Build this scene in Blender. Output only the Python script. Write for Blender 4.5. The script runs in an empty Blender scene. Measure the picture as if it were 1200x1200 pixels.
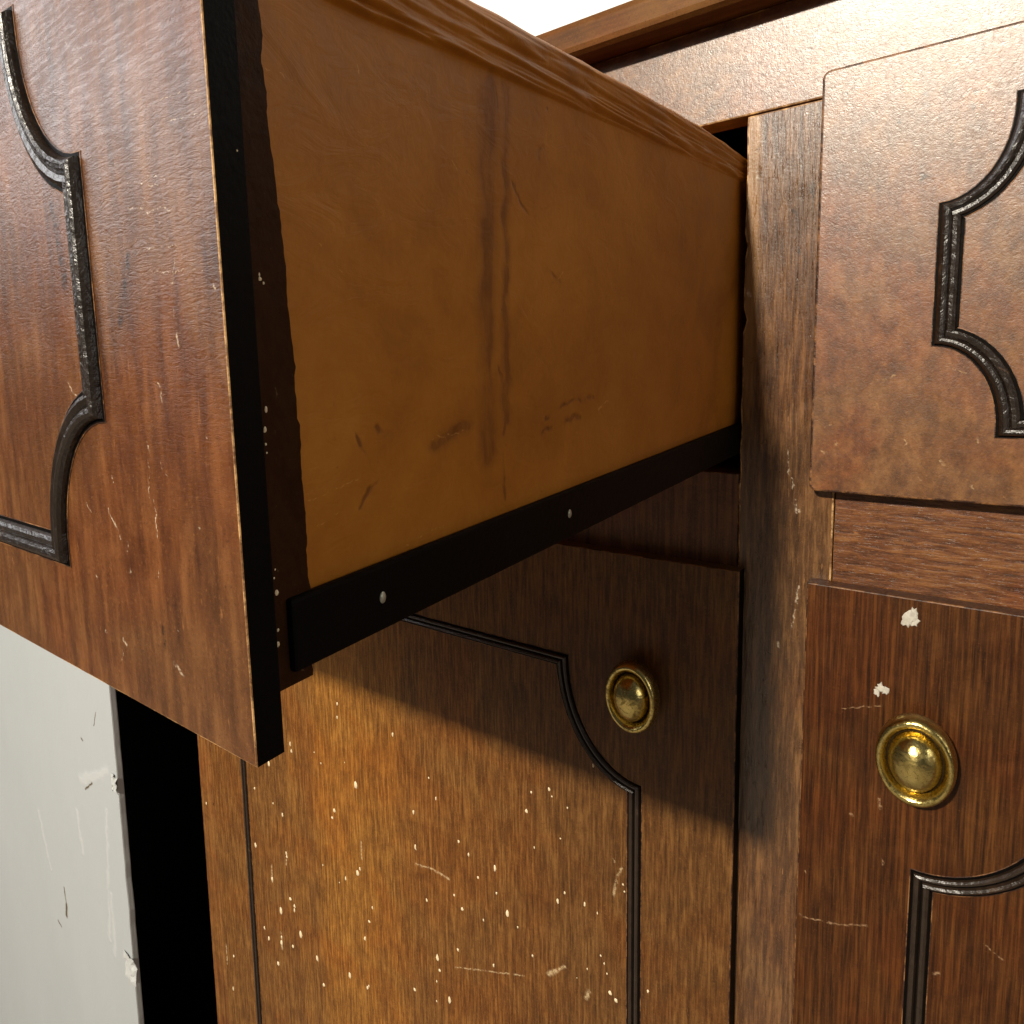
import bpy, bmesh, math, random
from mathutils import Vector, Matrix, noise
scene = bpy.context.scene
col = scene.collection
random.seed(7)

# ------------------------------------------------------------------ camera
cam_d = bpy.data.cameras.new('camera')
cam = bpy.data.objects.new('camera', cam_d)
col.objects.link(cam)
cam.matrix_world = Matrix(((0.713414, -0.050018, 0.698955, 0.10375),
                           (0.699105, 0.118956, -0.705055, -0.41363),
                           (-0.04788, 0.991639, 0.119832, 0.07491),
                           (0, 0, 0, 1)))
cam_d.sensor_width = 36
cam_d.lens = 25.3376
cam_d.shift_x = 0.190474
cam_d.shift_y = -0.06713
cam_d.clip_start = 0.005
cam_d.clip_end = 50
scene.camera = cam

# ------------------------------------------------------------------ room light: soft ambient, one ceiling lamp, one pale window side, plus added glare and fill lamps
scene.view_settings.view_transform = 'Standard'
scene.view_settings.look = 'None'
scene.view_settings.exposure = 0.0
scene.view_settings.gamma = 1.0
world = bpy.data.worlds.new('World')
scene.world = world
world.use_nodes = True
wn = world.node_tree
wn.nodes.clear()
w_out = wn.nodes.new('ShaderNodeOutputWorld')
w_bg = wn.nodes.new('ShaderNodeBackground')
w_tc = wn.nodes.new('ShaderNodeTexCoord')
w_sep = wn.nodes.new('ShaderNodeSeparateXYZ')
w_map = wn.nodes.new('ShaderNodeMapRange')
w_map.inputs['From Min'].default_value = -1
w_map.inputs['From Max'].default_value = 1
w_ramp = wn.nodes.new('ShaderNodeValToRGB')
w_ramp.color_ramp.elements[0].position = 0.0
w_ramp.color_ramp.elements[0].color = (0.10, 0.085, 0.07, 1)
w_ramp.color_ramp.elements[1].position = 1.0
w_ramp.color_ramp.elements[1].color = (0.55, 0.54, 0.52, 1)
e = w_ramp.color_ramp.elements.new(0.5)
e.color = (0.24, 0.23, 0.215, 1)
wn.links.new(w_tc.outputs['Generated'], w_sep.inputs[0])
wn.links.new(w_sep.outputs['Z'], w_map.inputs['Value'])
wn.links.new(w_map.outputs[0], w_ramp.inputs[0])
wn.links.new(w_ramp.outputs[0], w_bg.inputs['Color'])
wn.links.new(w_bg.outputs[0], w_out.inputs['Surface'])
w_bg.inputs['Strength'].default_value = 0.16


def area_lamp(name, loc, target, sx, sy, power, color):
    d = bpy.data.lights.new(name, 'AREA')
    d.shape = 'RECTANGLE'
    d.size, d.size_y, d.energy, d.color = sx, sy, power, color
    o = bpy.data.objects.new(name, d)
    col.objects.link(o)
    o.location = loc
    o.rotation_euler = (Vector(target) - Vector(loc)).to_track_quat('-Z', 'Y').to_euler()
    return o


area_lamp('ceiling_lamp', (-0.18, -3.1, 1.62), (0, 0, 0), 0.11, 0.11, 188, (1.0, 0.91, 0.76))
area_lamp('window_left', (-2.1, -1.65, 1.20), (0, -0.2, 0), 1.2, 1.2, 34, (0.98, 0.98, 1.0))
area_lamp('glare_lamp', (0.04, -3.0, 1.47), (0.1, 0, 0.1), 0.42, 0.30, 4.6, (1.0, 0.92, 0.80))  # added unseen lamp that strengthens the glare on right drawer and rail
area_lamp('fill_lamp_right', (2.6, -0.45, 0.55), (0, -0.15, 0.08), 1.0, 1.0, 7.8, (1.0, 0.96, 0.90))  # added unseen fill lamp to brighten the drawer side

# ------------------------------------------------------------------ traced positions of wear and marks, metres, on the surfaces they lie on
SPECKS = [(-0.27139, -0.0096, -0.27412, 0.00219), (-0.21284, -0.0096, -0.27219, 0.00111), (-0.19155, -0.0096, -0.25229, 0.00089), (-0.21207, -0.0096, -0.30059, 0.00131), (-0.27357, -0.0096, -0.35353, 0.00186), (-0.28771, -0.0096, -0.36595, 0.00127), (-0.27077, -0.0096, -0.34827, 0.00103), (-0.14305, -0.0096, -0.28363, 0.00152), (-0.17092, -0.0096, -0.33005, 0.00162), (-0.13413, -0.0096, -0.31306, 0.00153), (-0.1947, -0.0096, -0.3836, 0.00152), (-0.26845, -0.0096, -0.41044, 0.00148), (-0.26282, -0.0096, -0.3916, 0.00125), (-0.18455, -0.0096, -0.4128, 0.00172), (-0.21749, -0.0096, -0.42518, 0.0012), (-0.268, -0.0096, -0.45584, 0.00129), (-0.28803, -0.0096, -0.45698, 0.00176), (-0.19294, -0.0096, -0.39303, 0.00095), (-0.17756, -0.0096, -0.3225, 0.0009), (-0.2029, -0.0096, -0.34002, 0.00075), (-0.1756, -0.0096, -0.36552, 0.0011), (-0.14231, -0.0096, -0.30198, 0.00085), (-0.09716, -0.0096, -0.28368, 0.00079), (-0.09226, -0.0096, -0.27543, 0.00078), (-0.07909, -0.0096, -0.27628, 0.00092), (-0.0709, -0.0096, -0.27763, 0.00061), (-0.11859, -0.0096, -0.23028, 0.00111), (-0.11491, -0.0096, -0.21525, 0.00078), (-0.09487, -0.0096, -0.23869, 0.00062), (-0.10232, -0.0096, -0.20805, 0.00107), (-0.10042, -0.0096, -0.21215, 0.00061), (-0.06286, -0.0096, -0.32796, 0.00108), (-0.05932, -0.0096, -0.33057, 0.00122), (-0.04016, -0.0096, -0.31192, 0.00073), (-0.14577, -0.0096, -0.35994, 0.00088), (-0.11545, -0.0096, -0.33386, 0.00083), (-0.12622, -0.0096, -0.3189, 0.00067), (-0.17259, -0.0096, -0.27773, 0.00088), (-0.1644, -0.0096, -0.28375, 0.00087), (-0.23037, -0.0096, -0.2158, 0.0011), (-0.19742, -0.0096, -0.23831, 0.00071), (-0.07341, -0.0096, -0.18071, 0.00072), (-0.05519, -0.0096, -0.25015, 0.00087), (-0.05432, -0.0096, -0.25437, 0.00058), (-0.15702, -0.0096, -0.29766, 0.00087), (-0.08996, -0.0096, -0.21544, 0.0006), (-0.11318, -0.0096, -0.25375, 0.00064), (-0.19592, -0.0096, -0.40404, 0.00077), (-0.1965, -0.0096, -0.42138, 0.00078), (-0.29735, -0.0096, -0.30793, 0.00187), (-0.30015, -0.0096, -0.31566, 0.00126), (-0.34865, -0.0096, -0.4529, 0.00235), (-0.36053, -0.0096, -0.42349, 0.00165), (-0.37458, -0.0096, -0.44366, 0.00217), (-0.35512, -0.0096, -0.42776, 0.00187), (-0.35545, -0.0096, -0.43226, 0.00117), (-0.40089, -0.0096, -0.47609, 0.00151), (-0.39534, -0.0096, -0.48446, 0.0015), (-0.3765, -0.0096, -0.47794, 0.0022), (-0.37601, -0.0096, -0.47169, 0.00122), (-0.36037, -0.0096, -0.47226, 0.00144), (-0.40285, -0.0096, -0.33126, 0.00142), (-0.407, -0.0096, -0.39192, 0.00146), (-0.38472, -0.0096, -0.41582, 0.00144), (-0.32816, -0.0096, -0.46506, 0.00162), (-0.32139, -0.0096, -0.48726, 0.00162), (-0.45443, -0.0096, -0.53908, 0.00163), (-0.45929, -0.0096, -0.57925, 0.00139), (-0.38341, -0.0096, -0.50404, 0.0015), (-0.37965, -0.0096, -0.29717, 0.00159), (-0.34856, -0.0096, -0.26632, 0.0013), (-0.34757, -0.0096, -0.27269, 0.0013), (-0.36455, -0.0096, -0.34149, 0.00114), (-0.37691, -0.0096, -0.33557, 0.00092), (-0.28808, -0.0096, -0.2096, 0.00098), (-0.2888, -0.0096, -0.22146, 0.00099), (-0.4845, -0.0096, -0.38169, 0.00105), (-0.41774, -0.0096, -0.52257, 0.00104), (-0.42111, -0.0096, -0.39199, 0.00124), (-0.36194, -0.0096, -0.38183, 0.00139), (-0.36246, -0.0096, -0.37868, 0.00116), (-0.28255, -0.0096, -0.25873, 0.00067), (-0.3182, -0.0096, -0.26307, 0.00071), (-0.06882, -0.0096, -0.3058, 0.00067), (-0.29539, -0.0096, -0.37342, 0.00065), (-0.3107, -0.0096, -0.27028, 0.0006), (-0.06657, -0.0096, -0.30988, 0.00069), (-0.25869, -0.0096, -0.37679, 0.00088), (-0.08435, -0.0096, -0.33089, 0.0004), (-0.15318, -0.0096, -0.3287, 0.00064), (-0.31471, -0.0096, -0.36677, 0.00056), (-0.06489, -0.0096, -0.31584, 0.00058), (-0.26649, -0.0096, -0.45306, 0.00083), (-0.07745, -0.0096, -0.32028, 0.00058)]
DOOR_MARKS = [(-0.21272, -0.0095, -0.31511, -0.19671, -0.0095, -0.3111, 0.00116), (-0.19671, -0.0095, -0.3111, -0.18201, -0.0095, -0.31167, 0.00106), (-0.10409, -0.0095, -0.34044, -0.09843, -0.0095, -0.33441, 0.00165), (-0.09843, -0.0095, -0.33441, -0.09248, -0.0095, -0.32785, 0.00113), (-0.06087, -0.0095, -0.25979, -0.0595, -0.0095, -0.25057, 0.00102), (-0.0595, -0.0095, -0.25057, -0.05611, -0.0095, -0.23949, 0.0009), (-0.17862, -0.0095, -0.3814, -0.12253, -0.0095, -0.35326, 0.00072), (-0.07655, -0.0095, -0.33549, -0.07843, -0.0095, -0.34177, 0.00152), (-0.26794, -0.0095, -0.32278, -0.26814, -0.0095, -0.33808, 0.00093), (-0.06125, -0.0095, -0.23644, -0.06038, -0.0095, -0.23826, 0.00056), (-0.36178, -0.0095, -0.3784, -0.3635, -0.0095, -0.39064, 0.00107), (-0.38442, -0.0095, -0.40106, -0.3851, -0.0095, -0.41902, 0.0011), (-0.37659, -0.0095, -0.46764, -0.37628, -0.0095, -0.48385, 0.0015), (-0.46667, -0.0095, -0.53271, -0.46659, -0.0095, -0.55575, 0.00105)]
FRONT_MARKS = [(-0.01346, -0.33024, 0.09949, -0.01497, -0.33024, 0.09432, 0.00019), (-0.0154, -0.33024, 0.09002, -0.01544, -0.33024, 0.08839, 0.0002), (-0.01491, -0.33024, 0.08534, -0.01463, -0.33024, 0.08258, 0.00031), (-0.02636, -0.33024, 0.10244, -0.01255, -0.33024, 0.10126, 0.00015), (-0.02503, -0.33024, 0.0976, -0.00434, -0.33024, 0.09578, 0.00013), (-0.02425, -0.33024, 0.0992, -0.02353, -0.33024, 0.09715, 0.00012), (-0.04876, -0.33024, 0.14962, -0.04067, -0.33024, 0.14282, 0.00013), (-0.03439, -0.33024, 0.14446, -0.03112, -0.33024, 0.14074, 0.00013), (-0.02816, -0.33024, 0.11096, -0.02111, -0.33024, 0.10909, 0.0002), (-0.02111, -0.33024, 0.10909, -0.01339, -0.33024, 0.1084, 0.00018), (-0.02006, -0.33024, 0.11571, -0.01449, -0.33024, 0.1138, 0.00016), (-0.05376, -0.33024, 0.14231, -0.05363, -0.33024, 0.14167, 0.00024), (-0.0147, -0.33024, 0.12818, -0.00285, -0.33024, 0.12688, 0.00012), (-0.01116, -0.33024, 0.12374, -0.00258, -0.33024, 0.12254, 0.00012), (-0.03652, -0.33024, 0.12731, -0.0355, -0.33024, 0.1265, 0.0002), (-0.02733, -0.33024, 0.1158, -0.01651, -0.33024, 0.11316, 0.00013), (-0.00291, -0.33024, 0.09359, -0.00137, -0.33024, 0.09242, 0.00023), (-0.01092, -0.33024, 0.09968, -0.01103, -0.33024, 0.09891, 0.00016), (-0.0228, -0.33024, 0.07517, -0.02165, -0.33024, 0.07122, 0.00023), (-0.02841, -0.33024, 0.06318, -0.03003, -0.33024, 0.04948, 0.00015), (-0.02809, -0.33024, 0.05124, -0.02817, -0.33024, 0.04155, 0.00019), (-0.04806, -0.33024, 0.04612, -0.0454, -0.33024, 0.04306, 0.00032), (-0.0454, -0.33024, 0.04306, -0.04387, -0.33024, 0.03956, 0.00034), (-0.041, -0.33024, 0.03965, -0.04103, -0.33024, 0.03731, 0.00029), (-0.04067, -0.33024, 0.033, -0.04063, -0.33024, 0.0318, 0.00038), (-0.0258, -0.33024, 0.01432, -0.02252, -0.33024, 0.01272, 0.00041), (-0.04662, -0.33024, 0.01445, -0.04548, -0.33024, 0.01368, 0.00045), (-0.05511, -0.33024, 0.01466, -0.05489, -0.33024, 0.01435, 0.00042), (-0.05714, -0.33024, 0.02805, -0.05693, -0.33024, 0.02773, 0.00037), (-0.06146, -0.33024, 0.07546, -0.05788, -0.33024, 0.07204, 0.00021), (-0.04472, -0.33024, 0.05384, -0.04404, -0.33024, 0.05059, 0.00018), (-0.00823, -0.33024, 0.06525, -0.00797, -0.33024, 0.06444, 0.0002), (-0.0125, -0.33024, 0.0465, -0.01234, -0.33024, 0.04623, 0.00029), (-0.02894, -0.33024, 0.03509, -0.02897, -0.33024, 0.03124, 0.00016), (-0.02323, -0.33024, 0.02258, -0.02274, -0.33024, 0.02238, 0.00028), (-0.04782, -0.33024, 0.01129, -0.04904, -0.33024, 0.00809, 0.00018), (-0.02472, -0.33024, 0.05916, -0.0214, -0.33024, 0.05343, 0.00013), (-0.05876, -0.33024, 0.047, -0.05646, -0.33024, 0.04444, 0.0002), (-0.10526, -0.33024, -0.003, -0.10157, -0.33024, -0.0038, 0.00024)]
FRONT_DARK = [(-0.02872, -0.33024, 0.02191, -0.02919, -0.33024, 0.01655, 0.00051), (-0.0609, -0.33024, 0.11726, -0.05842, -0.33024, 0.09941, 0.00114), (-0.02977, -0.33024, 0.10158, -0.03554, -0.33024, 0.08805, 0.00085)]
DRAWER_MARKS = [(0.0491, -0.0095, 0.13656, 0.05287, -0.0095, 0.13393, 0.00044), (0.05951, -0.0095, 0.10719, 0.06236, -0.0095, 0.10801, 0.00029), (0.06649, -0.0095, 0.02623, 0.06705, -0.0095, 0.02437, 0.00053), (0.03732, -0.0095, 0.0309, 0.03947, -0.0095, 0.0323, 0.0004), (0.03656, -0.0095, 0.01945, 0.0377, -0.0095, 0.01857, 0.00081), (0.04135, -0.0095, 0.0244, 0.0425, -0.0095, 0.02246, 0.00056), (0.05762, -0.0095, 0.05191, 0.06199, -0.0095, 0.05436, 0.00045), (0.07872, -0.0095, 0.01758, 0.07972, -0.0095, 0.0158, 0.00067), (0.08997, -0.0095, 0.02793, 0.09031, -0.0095, 0.02615, 0.00057), (0.07198, -0.0095, 0.00958, 0.07299, -0.0095, 0.00841, 0.00049), (0.0887, -0.0095, 0.00735, 0.08961, -0.0095, 0.00683, 0.00047), (0.08116, -0.0095, 0.05644, 0.08566, -0.0095, 0.05516, 0.00039)]
DRAWER_DARK = [(0.06777, -0.0095, 0.17083, 0.06807, -0.0095, 0.17007, 0.00085), (0.08248, -0.0095, 0.16786, 0.08444, -0.0095, 0.16731, 0.00073), (0.08316, -0.0095, 0.16767, 0.08322, -0.0095, 0.16635, 0.00066), (0.06821, -0.0095, 0.16655, 0.06842, -0.0095, 0.16593, 0.00075), (0.08257, -0.0095, 0.16218, 0.08296, -0.0095, 0.16099, 0.00066), (0.06774, -0.0095, 0.13785, 0.06873, -0.0095, 0.13604, 0.0014), (0.05934, -0.0095, 0.16201, 0.05984, -0.0095, 0.1613, 0.00063), (0.04059, -0.0095, 0.17927, 0.04094, -0.0095, 0.17798, 0.00058), (0.07263, -0.0095, 0.16146, 0.07228, -0.0095, 0.15932, 0.00044)]
DOOR2_MARKS = [(0.03407, -0.0095, -0.22039, 0.03895, -0.0095, -0.22005, 0.00057), (0.03895, -0.0095, -0.22005, 0.05067, -0.0095, -0.21658, 0.00051), (0.05067, -0.0095, -0.21658, 0.06122, -0.0095, -0.21105, 0.00055), (0.0482, -0.0095, -0.10438, 0.0631, -0.0095, -0.09816, 0.00043), (0.08683, -0.0095, -0.22125, 0.08826, -0.0095, -0.21964, 0.00085), (0.10256, -0.0095, -0.19681, 0.10914, -0.0095, -0.20112, 0.0004), (0.06373, -0.0095, -0.14456, 0.06441, -0.0095, -0.14858, 0.00085), (0.06587, -0.0095, -0.17399, 0.0665, -0.0095, -0.17659, 0.00056), (0.05325, -0.0095, -0.15637, 0.05439, -0.0095, -0.15734, 0.00066), (-0.00362, -0.0095, -0.25947, -0.00329, -0.0095, -0.26188, 0.00052), (0.0169, -0.0095, -0.22087, 0.01827, -0.0095, -0.22341, 0.00088), (0.03122, -0.0095, -0.18317, 0.03187, -0.0095, -0.18442, 0.0006), (0.03582, -0.0095, -0.19499, 0.03659, -0.0095, -0.19648, 0.00056)]
CHIPS = [(0.07169, -0.0095, -0.05402, 0.00315), (0.07059, -0.0095, -0.05626, 0.00237), (0.07248, -0.0095, -0.05147, 0.00275), (0.07325, -0.0095, -0.05604, 0.00197), (0.06207, -0.0095, -0.08988, 0.00288), (0.06429, -0.0095, -0.09086, 0.00246), (0.06121, -0.0095, -0.09222, 0.00165)]
STILE_DARK = [(0.005, 0.0, 0.15357, 0.00542, 0.0, 0.15081, 0.00101), (0.02736, 0.0, 0.14321, 0.02783, 0.0, 0.13862, 0.00116), (0.01169, 0.0, 0.17382, 0.01207, 0.0, 0.17242, 0.00063), (0.02027, 0.0, 0.13346, 0.02054, 0.0, 0.1321, 0.00071), (0.02283, 0.0, 0.11527, 0.02314, 0.0, 0.11258, 0.00064), (0.00474, 0.0, 0.16495, 0.00441, 0.0, 0.1637, 0.00064)]
STILE_MARKS = [(0.02463, 0.0, -0.00733, 0.02538, 0.0, -0.01299, 0.00069), (0.02313, 0.0, 0.00396, 0.02392, 0.0, -0.00311, 0.00051), (0.02096, 0.0, 0.01804, 0.02153, 0.0, 0.00526, 0.00038), (0.027, 0.0, -0.05052, 0.02663, 0.0, -0.05944, 0.00053), (0.02611, 0.0, -0.06251, 0.02518, 0.0, -0.07315, 0.00044), (0.0192, 0.0, -0.08217, 0.01939, 0.0, -0.08441, 0.00082), (0.02653, 0.0, -0.01142, 0.02681, 0.0, -0.01282, 0.0006), (0.00488, 0.0, 0.15347, 0.00493, 0.0, 0.15104, 0.00089), (0.00166, 0.0, 0.0965, 0.00284, 0.0, 0.09429, 0.00084)]
SIDE_DARK = [(-0.003, -0.22367, 0.14938, -0.003, -0.22688, 0.05751, 0.00135), (-0.003, -0.23342, 0.14845, -0.003, -0.23661, 0.04892, 0.00284), (-0.003, -0.23483, 0.10288, -0.003, -0.23762, 0.04665, 0.00206), (-0.003, -0.22999, 0.14808, -0.003, -0.22874, 0.13729, 0.00066), (-0.003, -0.23466, 0.14064, -0.003, -0.23438, 0.11197, 0.0011), (-0.003, -0.22563, 0.12649, -0.003, -0.21154, 0.11675, 0.00037), (-0.003, -0.23044, 0.07245, -0.003, -0.22522, 0.0623, 0.00048), (-0.003, -0.22772, 0.06007, -0.003, -0.22991, 0.03293, 0.00049), (-0.003, -0.20156, 0.09994, -0.003, -0.19142, 0.09712, 0.00056), (-0.003, -0.22736, 0.08863, -0.003, -0.21519, 0.08837, 0.00036), (-0.003, -0.28658, 0.06317, -0.003, -0.28604, 0.06212, 0.00059), (-0.003, -0.26437, 0.05549, -0.003, -0.24657, 0.05825, 0.0013), (-0.003, -0.20308, 0.05494, -0.003, -0.16879, 0.05953, 0.00048), (-0.003, -0.21409, 0.05094, -0.003, -0.17896, 0.05234, 0.00052), (-0.003, -0.29032, 0.08062, -0.003, -0.2879, 0.07382, 0.00028), (-0.003, -0.23578, 0.14367, -0.003, -0.22955, 0.13893, 0.00043), (-0.003, -0.19989, 0.14945, -0.003, -0.19574, 0.14284, 0.00039), (-0.003, -0.203, 0.13676, -0.003, -0.20573, 0.13392, 0.00074), (-0.003, -0.29703, 0.06697, -0.003, -0.28933, 0.05446, 0.00037), (-0.003, -0.29314, 0.04327, -0.003, -0.28662, 0.05003, 0.00039)]
SIDE_LIGHT = [(-0.003, -0.25151, 0.12626, -0.003, -0.2486, 0.12353, 0.00025), (-0.003, -0.30087, 0.10221, -0.003, -0.29474, 0.09631, 0.00018), (-0.003, -0.30912, 0.04835, -0.003, -0.29256, 0.05104, 0.00022), (-0.003, -0.30831, 0.04265, -0.003, -0.29879, 0.04442, 0.00018), (-0.003, -0.26433, 0.05614, -0.003, -0.24874, 0.05643, 0.00022), (-0.003, -0.22519, 0.02943, -0.003, -0.22265, 0.03022, 0.00064), (-0.003, -0.16542, 0.05387, -0.003, -0.15676, 0.05607, 0.00045), (-0.003, -0.31347, 0.13425, -0.003, -0.30404, 0.13281, 0.00013), (-0.003, -0.28577, 0.14095, -0.003, -0.28534, 0.1393, 0.00036), (-0.003, -0.19016, 0.09981, -0.003, -0.19313, 0.09839, 0.0004), (-0.003, -0.27823, 0.03173, -0.003, -0.26008, 0.03312, 0.00021)]
STRIP_EDGE = [(-0.003, -0.31421, 0.14291, 0.00023), (-0.003, -0.31411, 0.13687, 0.00023), (-0.003, -0.31392, 0.12922, 0.00024), (-0.003, -0.31381, 0.12301, 0.00024), (-0.003, -0.31302, 0.11441, 0.00024), (-0.003, -0.31237, 0.10884, 0.00025), (-0.003, -0.3117, 0.10072, 0.00025), (-0.003, -0.31141, 0.08785, 0.00025), (-0.003, -0.31094, 0.08222, 0.00026), (-0.003, -0.3109, 0.07706, 0.00026), (-0.003, -0.31072, 0.07358, 0.00026), (-0.003, -0.31082, 0.06658, 0.00026), (-0.003, -0.31005, 0.06117, 0.00027), (-0.003, -0.31065, 0.05408, 0.00027), (-0.003, -0.31001, 0.0467, 0.00027), (-0.003, -0.31052, 0.0376, 0.00027), (-0.003, -0.31008, 0.03058, 0.00028), (-0.003, -0.31082, 0.02172, 0.00028)]
STRIP_SPECKS = [(-0.0022, -0.31918, 0.09508, 0.00032), (-0.0022, -0.31903, 0.09428, 0.00048), (-0.0022, -0.31823, 0.0935, 0.00032), (-0.0022, -0.32224, 0.06567, 0.0005), (-0.0022, -0.32191, 0.06447, 0.00036), (-0.0022, -0.32228, 0.06284, 0.00033), (-0.0022, -0.31972, 0.06924, 0.0005), (-0.0022, -0.32221, 0.06116, 0.00027), (-0.0022, -0.32133, 0.04077, 0.00034), (-0.0022, -0.32241, 0.03632, 0.00022), (-0.0022, -0.322, 0.03321, 0.00052), (-0.0022, -0.32204, 0.03797, 0.00022), (-0.0022, -0.32071, 0.02151, 0.00053), (-0.0022, -0.32045, 0.02451, 0.00035), (-0.0022, -0.32111, 0.0276, 0.00025), (-0.0022, -0.32446, 0.11656, 0.00023), (-0.0022, -0.32183, 0.06779, 0.0002)]
NAILS = [(-0.0005, -0.28915, 0.02251, 0.00131), (-0.0005, -0.19329, 0.02267, 0.00141)]
BOARD_EDGE = [(-0.57374, -0.06, -0.2619, 0.00152), (-0.57471, -0.06, -0.63995, 0.00179)]
BOARD_MARKS = [(-0.73694, -0.06, -0.57878, -0.73426, -0.06, -0.60102, 0.00201), (-0.73426, -0.06, -0.60102, -0.73754, -0.06, -0.61829, 0.00377), (-0.76536, -0.06, -0.63988, -0.75672, -0.06, -0.64475, 0.00168), (-0.65171, -0.06, -0.41018, -0.63317, -0.06, -0.39524, 0.00174), (-0.60959, -0.06, -0.30232, -0.61631, -0.06, -0.31953, 0.00107), (-0.65053, -0.06, -0.34679, -0.64682, -0.06, -0.34858, 0.00169)]
BOARD_RIDGE = [(-0.79323, -0.06, -0.49856, -0.77954, -0.06, -0.5525, 0.00407), (-0.77954, -0.06, -0.5525, -0.77136, -0.06, -0.5726, 0.00274), (-0.67936, -0.06, -0.44883, -0.67409, -0.06, -0.50138, 0.00363), (-0.66067, -0.06, -0.40322, -0.59618, -0.06, -0.36719, 0.00701), (-0.61213, -0.06, -0.524, -0.61481, -0.06, -0.60072, 0.00471), (-0.60411, -0.06, -0.41597, -0.62583, -0.06, -0.58547, 0.00335)]
TAPE = [(-0.58233, -0.061, -0.37114, 0.00966), (-0.59127, -0.061, -0.38174, 0.01088), (-0.56977, -0.061, -0.5927, 0.01637), (-0.58569, -0.061, -0.60368, 0.01549)]


# ------------------------------------------------------------------ node helpers
class N:
    def __init__(self, name):
        self.m = bpy.data.materials.new(name)
        self.m.use_nodes = True
        self.t = self.m.node_tree
        self.t.nodes.clear()
        self.out = self.t.nodes.new('ShaderNodeOutputMaterial')
        self.b = self.t.nodes.new('ShaderNodeBsdfPrincipled')
        self.t.links.new(self.b.outputs[0], self.out.inputs['Surface'])
        self.co = self.t.nodes.new('ShaderNodeTexCoord').outputs['Object']

    def set(self, sock, v):
        if isinstance(v, bpy.types.NodeSocket):
            self.t.links.new(v, sock)
        elif isinstance(v, tuple) and len(v) == 3 and sock.type == 'RGBA':
            sock.default_value = (*v, 1)
        else:
            sock.default_value = v

    def math(self, op, a, b=0.0, c=0.0, clamp=False):
        n = self.t.nodes.new('ShaderNodeMath')
        n.operation = op
        n.use_clamp = clamp
        for i, v in enumerate((a, b, c)):
            self.set(n.inputs[i], v)
        return n.outputs[0]

    def noise(self, scale, detail=4.0, rough=0.55, dist=0.0, vec=None, off=0.0):
        mp = self.t.nodes.new('ShaderNodeMapping')
        self.t.links.new(vec or self.co, mp.inputs['Vector'])
        mp.inputs['Scale'].default_value = scale if isinstance(scale, tuple) else (scale,) * 3
        mp.inputs['Location'].default_value = (off, off * 1.7, off * 2.3)
        n = self.t.nodes.new('ShaderNodeTexNoise')
        self.t.links.new(mp.outputs[0], n.inputs['Vector'])
        n.inputs['Scale'].default_value = 1.0
        n.inputs['Detail'].default_value = detail
        n.inputs['Roughness'].default_value = rough
        n.inputs['Distortion'].default_value = dist
        return n.outputs[0]

    def step(self, v, lo, hi):
        n = self.t.nodes.new('ShaderNodeMapRange')
        n.interpolation_type = 'SMOOTHSTEP'
        self.set(n.inputs['Value'], v)
        n.inputs['From Min'].default_value = lo
        n.inputs['From Max'].default_value = hi
        return n.outputs[0]

    def ramp(self, v, stops):
        n = self.t.nodes.new('ShaderNodeValToRGB')
        self.set(n.inputs[0], v)
        el = n.color_ramp.elements
        el[0].position, el[0].color = stops[0][0], (*stops[0][1], 1)
        el[1].position, el[1].color = stops[-1][0], (*stops[-1][1], 1)
        for p, c in stops[1:-1]:
            q = el.new(p)
            q.color = (*c, 1)
        return n.outputs[0]

    def mix(self, f, a, b, mode='MIX'):
        n = self.t.nodes.new('ShaderNodeMix')
        n.data_type = 'RGBA'
        n.blend_type = mode
        self.set(n.inputs['Factor'], f)
        self.set(n.inputs[6], a)
        self.set(n.inputs[7], b)
        return n.outputs[2]

    def bump(self, h, strength, dist, normal=None):
        n = self.t.nodes.new('ShaderNodeBump')
        self.set(n.inputs['Height'], h)
        n.inputs['Strength'].default_value = strength
        n.inputs['Distance'].default_value = dist
        if normal:
            self.t.links.new(normal, n.inputs['Normal'])
        return n.outputs[0]

    def marks(self, segs, wobble=0.0, wscale=400.0, wmul=1.0):
        """mask of worn marks: capsules between two points of the surface, edges made ragged by noise"""
        vec = self.co
        if wobble:
            nz = self.t.nodes.new('ShaderNodeTexNoise')
            nz.inputs['Scale'].default_value = wscale
            nz.inputs['Detail'].default_value = 3
            self.t.links.new(self.co, nz.inputs['Vector'])
            sc = self.t.nodes.new('ShaderNodeVectorMath')
            sc.operation = 'MULTIPLY_ADD'
            self.t.links.new(nz.outputs['Color'], sc.inputs[0])
            sc.inputs[1].default_value = (2 * wobble,) * 3
            sc.inputs[2].default_value = (-wobble,) * 3
            ad = self.t.nodes.new('ShaderNodeVectorMath')
            self.t.links.new(self.co, ad.inputs[0])
            self.t.links.new(sc.outputs[0], ad.inputs[1])
            vec = ad.outputs[0]
        acc = None
        for s in segs:
            g = self.t.nodes.new('ShaderNodeGroup')
            g.node_tree = seg_group()
            self.t.links.new(vec, g.inputs['P'])
            g.inputs['A'].default_value = s[0:3]
            g.inputs['B'].default_value = s[3:6]
            g.inputs['W'].default_value = s[6] * wmul
            acc = g.outputs[0] if acc is None else self.math('MAXIMUM', acc, g.outputs[0])
        return acc

    def fin(self, color, rough, normal=None, spec=0.5, metal=0.0):
        self.set(self.b.inputs['Base Color'], color)
        self.set(self.b.inputs['Roughness'], rough)
        self.set(self.b.inputs['Specular IOR Level'], spec)
        self.set(self.b.inputs['Metallic'], metal)
        if normal:
            self.t.links.new(normal, self.b.inputs['Normal'])
        return self.m


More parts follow.
